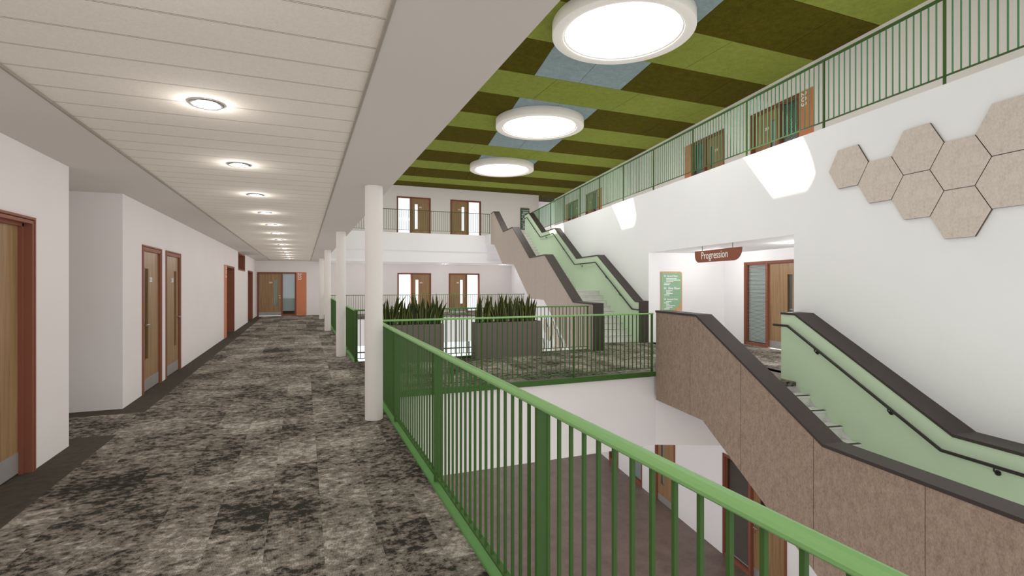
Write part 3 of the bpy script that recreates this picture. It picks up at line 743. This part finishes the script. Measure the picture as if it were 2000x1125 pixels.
# ------------------------------------------------------------------ HEXAGON ACOUSTIC PANELS
R6 = .351
hm = MB(); rr = R6-.005
outer = [(rr*math.cos(PI/3*i), 0, rr*math.sin(PI/3*i)) for i in range(6)]
inner = [(v[0]*.985, -.03, v[2]*.985) for v in outer]; mid = [(v[0], -.026, v[2]) for v in outer]
hm.add(outer+mid+inner, [(i, (i+1) % 6, 6+(i+1) % 6, 6+i) for i in range(6)], 1)
hm.add(outer+mid+inner, [(6+i, 6+(i+1) % 6, 12+(i+1) % 6, 12+i) for i in range(6)] + [[12+i for i in range(6)]], 0)
h0 = hm.build('hexagonal_acoustic_panel', [M['hex'], M['edge']])
hx = [(6.463, 3.376, 'leftmost small-looking tan hexagon of the cluster on the right wall'),
      (5.936, 3.072, 'second tan hexagon from the left, touching the leftmost one below right'),
      (5.409, 3.376, 'upper tan hexagon of the third column, with free upper edges'),
      (5.409, 2.768, 'lower tan hexagon of the third column, under the free-topped one'),
      (4.882, 3.072, 'tan hexagon in the middle of the cluster, ringed by six edges'),
      (4.882, 2.464, 'lowest tan hexagon of the wall cluster'),
      (4.355, 3.376, 'highest tan hexagon, cut by the right picture edge'),
      (4.355, 2.768, 'lower tan hexagon cut by the right picture edge')]
for i, (s, z, lb) in enumerate(hx):
    o = h0 if i == 0 else copy(h0)
    o.location = B(s, 6.738, z); o.rotation_euler = (0, 0, ROT_B); tag(o, lb, 'wall panel', 'hexagon felt panels on the right wall')
hx2 = [(22.6, -.33), (22.073, -.635), (21.546, -.33), (21.02, -.635), (21.02, -1.243), (20.49, -.94), (23.127, -1.243)]
for i, (s, z) in enumerate(hx2):
    o = copy(h0); o.location = B(s, 6.738, z); o.rotation_euler = (0, 0, ROT_B)
    tag(o, 'tan hexagon seen edge-on low on the wall beneath the upper stair', 'wall panel', 'hexagon felt panels beneath the upper stair')

# ------------------------------------------------------------------ SIGNS
# hanging sign
p = B(10.657, 6.80); r = empty('hanging_sign', (p.x, p.y, 2.087), ROT_B)
tag(r, 'brown hanging sign lettered Progression at the mouth of the recess', 'sign')
W, H = 1.641, .263
def rc(cx, cz, rx, rz_, a0, a1, k=8): return [(cx+rx*math.cos(a0+(a1-a0)*i/k), cz+rz_*math.sin(a0+(a1-a0)*i/k)) for i in range(k+1)]
pl = [(0, H), ] + rc(.16, .17, .16, .17, PI, 1.5*PI) + rc(W-.26, .24, .26, .24, 1.5*PI, 2*PI) + [(W, H)]
m = MB(); m.prism([(a, -.012, c) for a, c in pl], Vector((0, 0, 0)), Vector((0, .024, 0))); m.build('sign_board', M['signbrown'], r)
text_mesh('Progression', .235, M['white'], 'lettering', r, (.25, -.0135, .145), (PI/2, 0, 0), .001, 'LEFT', .86)
for xx in (.275, 1.352):
    m = MB(); m.tube([(xx, 0, H), (xx, 0, 2.455-2.087)], .006, 8); m.build('hanger_rod', M['mullion'], r)
# directory board in the recess (on the side wall facing the viewer)
def directory(loc, rz, w, h, label, bg, wood_, full=True):
    r = empty('directory_board', loc, rz); tag(r, label, 'sign')
    pl = [(0, 0), (w, 0)] + rc(w-.07, h-.07, .07, .07, 0, PI/2) + [(0, h)]
    m = MB(); m.prism([(a, -.03, c) for a, c in pl], Vector((0, 0, 0)), Vector((0, .028, 0))); m.build('backing_board', wood_, r)
    k_ = .045
    pl = [(0, 0.0)] + [(w*.25, .0)] + rc(w*.25, .34, w-k_-w*.25, .34, 1.5*PI, 2*PI, 14) + rc(w-k_-.05, h-k_-.05, .05, .05, 0, PI/2) + [(0, h-k_)]
    m = MB(); m.prism([(a+.008, -.036, c) for a, c in pl], Vector((0, 0, 0)), Vector((0, .006, 0))); g = m.build('sign_face', bg, r)
    if True:
        u = h/1.09
        y = -.0365; rt = (PI/2, 0, 0)
        text_mesh('02  Second Floor', .060*u, M['white'], 'heading', g, (.085, y, .965*u), rt, .0008, bold=.0012)
        text_mesh('01  First Floor', .084*u, M['white'], 'heading', g, (.085, y, .625*u), rt, .0012, bold=.002)
        text_mesh('00  Ground Floor', .060*u, M['white'], 'heading', g, (.085, y, .325*u), rt, .0008, bold=.0012)
        m = MB()
        for (xa, xb, z) in [(.15, .47, .895), (.15, .58, .855), (.15, .37, .815), (.085, .28, .77), (.085, .25, .73), (.15, .34, .565), (.15, .27, .525), (.15, .35, .485), (.085, .25, .445),
                            (.15, .31, .265), (.085, .22, .225), (.15, .25, .185), (.15, .42, .145), (.15, .34, .105), (.085, .25, .06)]:
            m.box(xa, xb, y-.001, y+.0005, z*u-.009, z*u+.009)
        for z in (.69, .39): m.box(.085, .56, y-.001, y+.0005, z*u-.001, z*u+.001)
        m.build('listing', M['white'], g)
    return r
p = B(12.788, 7.094); directory((p.x, p.y, .855), -TH, .64, 1.085, 'green directory board with white floor lists on the recess side wall', M['signgreen'], M['woodl'])
directory((11.843, BY2, 4.80), 0, .595, 1.285, 'distant dark green directory board on the upper far wall beside the stair head', M['signdark'], M['wood'])

# ------------------------------------------------------------------ PLANTERS AND SNAKE PLANTS
def planter(x0, label):
    w, d, h = 1.555, .32, .766
    m = MB(); t = .02
    m.box(0, w, 0, t, 0, h); m.box(0, w, d-t, d, 0, h); m.box(0, t, t, d-t, 0, h); m.box(w-t, w, t, d-t, 0, h); m.box(t, w-t, t, d-t, 0, .03)
    o = m.build('planter_box', M['planter']); o.location = (x0, 10.425, 0); tag(o, label, 'planter')
    m = MB(); m.box(t, w-t, t, d-t, .03, h-.05); m.build('soil', M['soil'], o)
    return o
def snake_plant(seed, x, y, z, label, group):
    rnd = random.Random(seed); m = MB()
    nl = 7
    m.lathe([(.105, -.012), (.09, .012), (.0005, .03)], 0, 0, 12)
    for i in range(nl):
        L = rnd.uniform(.44, .71); wd = rnd.uniform(.030, .048); az = rnd.uniform(0, 2*PI); lean = rnd.uniform(.02, .22)*(1 if rnd.random() < .85 else 2.4)
        fa = rnd.uniform(-.9, .9); tw = rnd.uniform(-.7, .7)
        bx, by = rnd.uniform(-.075, .075), rnd.uniform(-.07, .07); K = 9; vs = []
        for j in range(K+1):
            t = j/K; prof = wd*(.72+.55*math.sin(PI*min(1, t*1.15)*.9))*(1-t**3.2) + .0008
            cxp = bx+math.cos(az)*lean*L*t**1.8; cyp = by+math.sin(az)*lean*L*t**1.8; zz = L*t*(1-.12*lean*t)
            a = fa+tw*t
            ex, ey = math.cos(a), math.sin(a); px, py = -ey, ex
            for q, fold in ((-1, .35), (-.78, .22), (0, -.12), (.78, .22), (1, .35)):
                vs.append((cxp+ex*prof*q+px*prof*fold, cyp+ey*prof*q+py*prof*fold, zz))
        for j in range(K):
            for q in range(4):
                a = j*5+q; m.add([vs[a], vs[a+1], vs[a+6], vs[a+5]], [(0, 1, 2, 3)], 1 if q in (0, 3) else 0, True)
    o = m.build('snake_plant', [M['leaf'], M['leafedge']]); o.location = (x, y, z)
    tag(o, label, 'plant', group)
    return o
for x0, lb, gl, gr in ((1.165, 'dark grey planter box on the bridge, partly behind the nearest column', 'upright snake plant in the planter partly hidden by the nearest column', 'snake plants in the left planter'),
                       (3.418, 'dark grey planter box on the bridge, beside the upper stair', 'upright snake plant in the planter nearer the upper stair', 'snake plants in the right planter')):
    planter(x0, lb)
    for i in range(9):
        snake_plant(int(x0*100)+i*7, x0+.12+i*.164, 10.585, .712, gl, gr)

# ------------------------------------------------------------------ CEILING DOWNLIGHTS
def downlight(loc, label, group, power, first=[None]):
    if first[0] is None:
        r = empty('downlight', loc)
        m = MB(); m.lathe([(.108, 0), (.108, -.006), (.1, -.013), (.082, -.013), (.080, -.004), (.080, .0)], 0, 0, 40); m.build('trim_ring', M['chrome'], r)
        m = MB(); m.add([(.081*math.cos(2*PI*j/40), .081*math.sin(2*PI*j/40), -.009) for j in range(40)], [list(range(40))]); m.build('diffuser', M['lamp'], r)
        first[0] = r
    else:
        r = copy(first[0], None, loc)
        for ch in first[0].children:
            c = ch.copy(); COL.objects.link(c); c.parent = r
    tag(r, label, 'ceiling light', group)
    la = bpy.data.lights.new('downlight_lamp', 'POINT'); la.energy = power; la.shadow_soft_size = .07; la.color = (1, .97, .94)
    lo = bpy.data.objects.new('downlight_lamp', la); COL.objects.link(lo); lo.location = (loc[0], loc[1], loc[2]-.055)
    return r
ordn = ['nearest and largest round downlight in the corridor ceiling', 'second round downlight down the corridor ceiling', 'third round downlight down the corridor ceiling', 'fourth round downlight down the corridor ceiling', 'fifth round downlight down the corridor ceiling', 'sixth round downlight down the corridor ceiling']
ys = [3.817+1.828*i for i in range(13)]
for i, y in enumerate(ys):
    downlight((-.58, y, CZ+.014), ordn[i] if i < 6 else 'tiny round downlight near the far end of the corridor ceiling', 'downlights along the corridor ceiling', 6.0)
for y in (1.99, .16, -1.67, -3.5):
    la = bpy.data.lights.new('downlight_lamp', 'POINT'); la.energy = 6; la.shadow_soft_size = .07; la.color = (1, .97, .94)
    lo = bpy.data.objects.new('downlight_lamp', la); COL.objects.link(lo); lo.location = (-.58, y, CZ-.06)
p = B(9.0, 8.0); downlight((p.x, p.y, 2.455), 'round downlight in the ceiling of the white recess', 'recess downlights', 30)
p = B(11.6, 8.0); downlight((p.x, p.y, 2.455), 'round downlight in the recess ceiling nearer the directory board', 'recess downlights', 30)
for x in (3.2, 7.1, 10.4): downlight((x, 26.9, CZ-.08), 'small downlight over the far first floor gallery', 'far gallery downlights', 8)

# ------------------------------------------------------------------ LIGHT
w = bpy.data.worlds.new('sky'); sc.world = w; w.use_nodes = True
bg = w.node_tree.nodes['Background']; bg.inputs[0].default_value = (.93, .96, 1.0, 1); bg.inputs[1].default_value = 1.35
AMB = .37
su = bpy.data.lights.new('sun', 'SUN'); su.energy = 14.0; su.angle = math.radians(.8); su.color = (1, .96, .88)
so = bpy.data.objects.new('sun', su); COL.objects.link(so)
dv = (SV*SUN[0]+NV*SUN[1]+Vector((0, 0, SUN[2]))).normalized()
so.rotation_euler = dv.to_track_quat('-Z', 'Y').to_euler(); so.location = (0, 0, 20)

# ------------------------------------------------------------------ CAMERA
cd = bpy.data.cameras.new('camera'); cd.sensor_width = 36; cd.lens = 18.0; cd.shift_y = -.004; cd.clip_start = .05
co = bpy.data.objects.new('camera', cd); COL.objects.link(co)
co.location = (0, 0, 1.6); co.rotation_euler = (PI/2, 0, -math.radians(22.1955)); sc.camera = co
sc.view_settings.view_transform = 'Standard'; sc.view_settings.look = 'None'
sc.view_settings.exposure = 0.0; sc.view_settings.gamma = 1.0
sc.cycles.use_fast_gi = True; sc.cycles.fast_gi_method = 'ADD'
w.light_settings.ao_factor = AMB; w.light_settings.distance = 2.5
sc.cycles.use_denoising = True
sc.cycles.max_bounces = 10; sc.cycles.diffuse_bounces = 6; sc.cycles.transparent_max_bounces = 12
sc.cycles.sample_clamp_indirect = 6.0
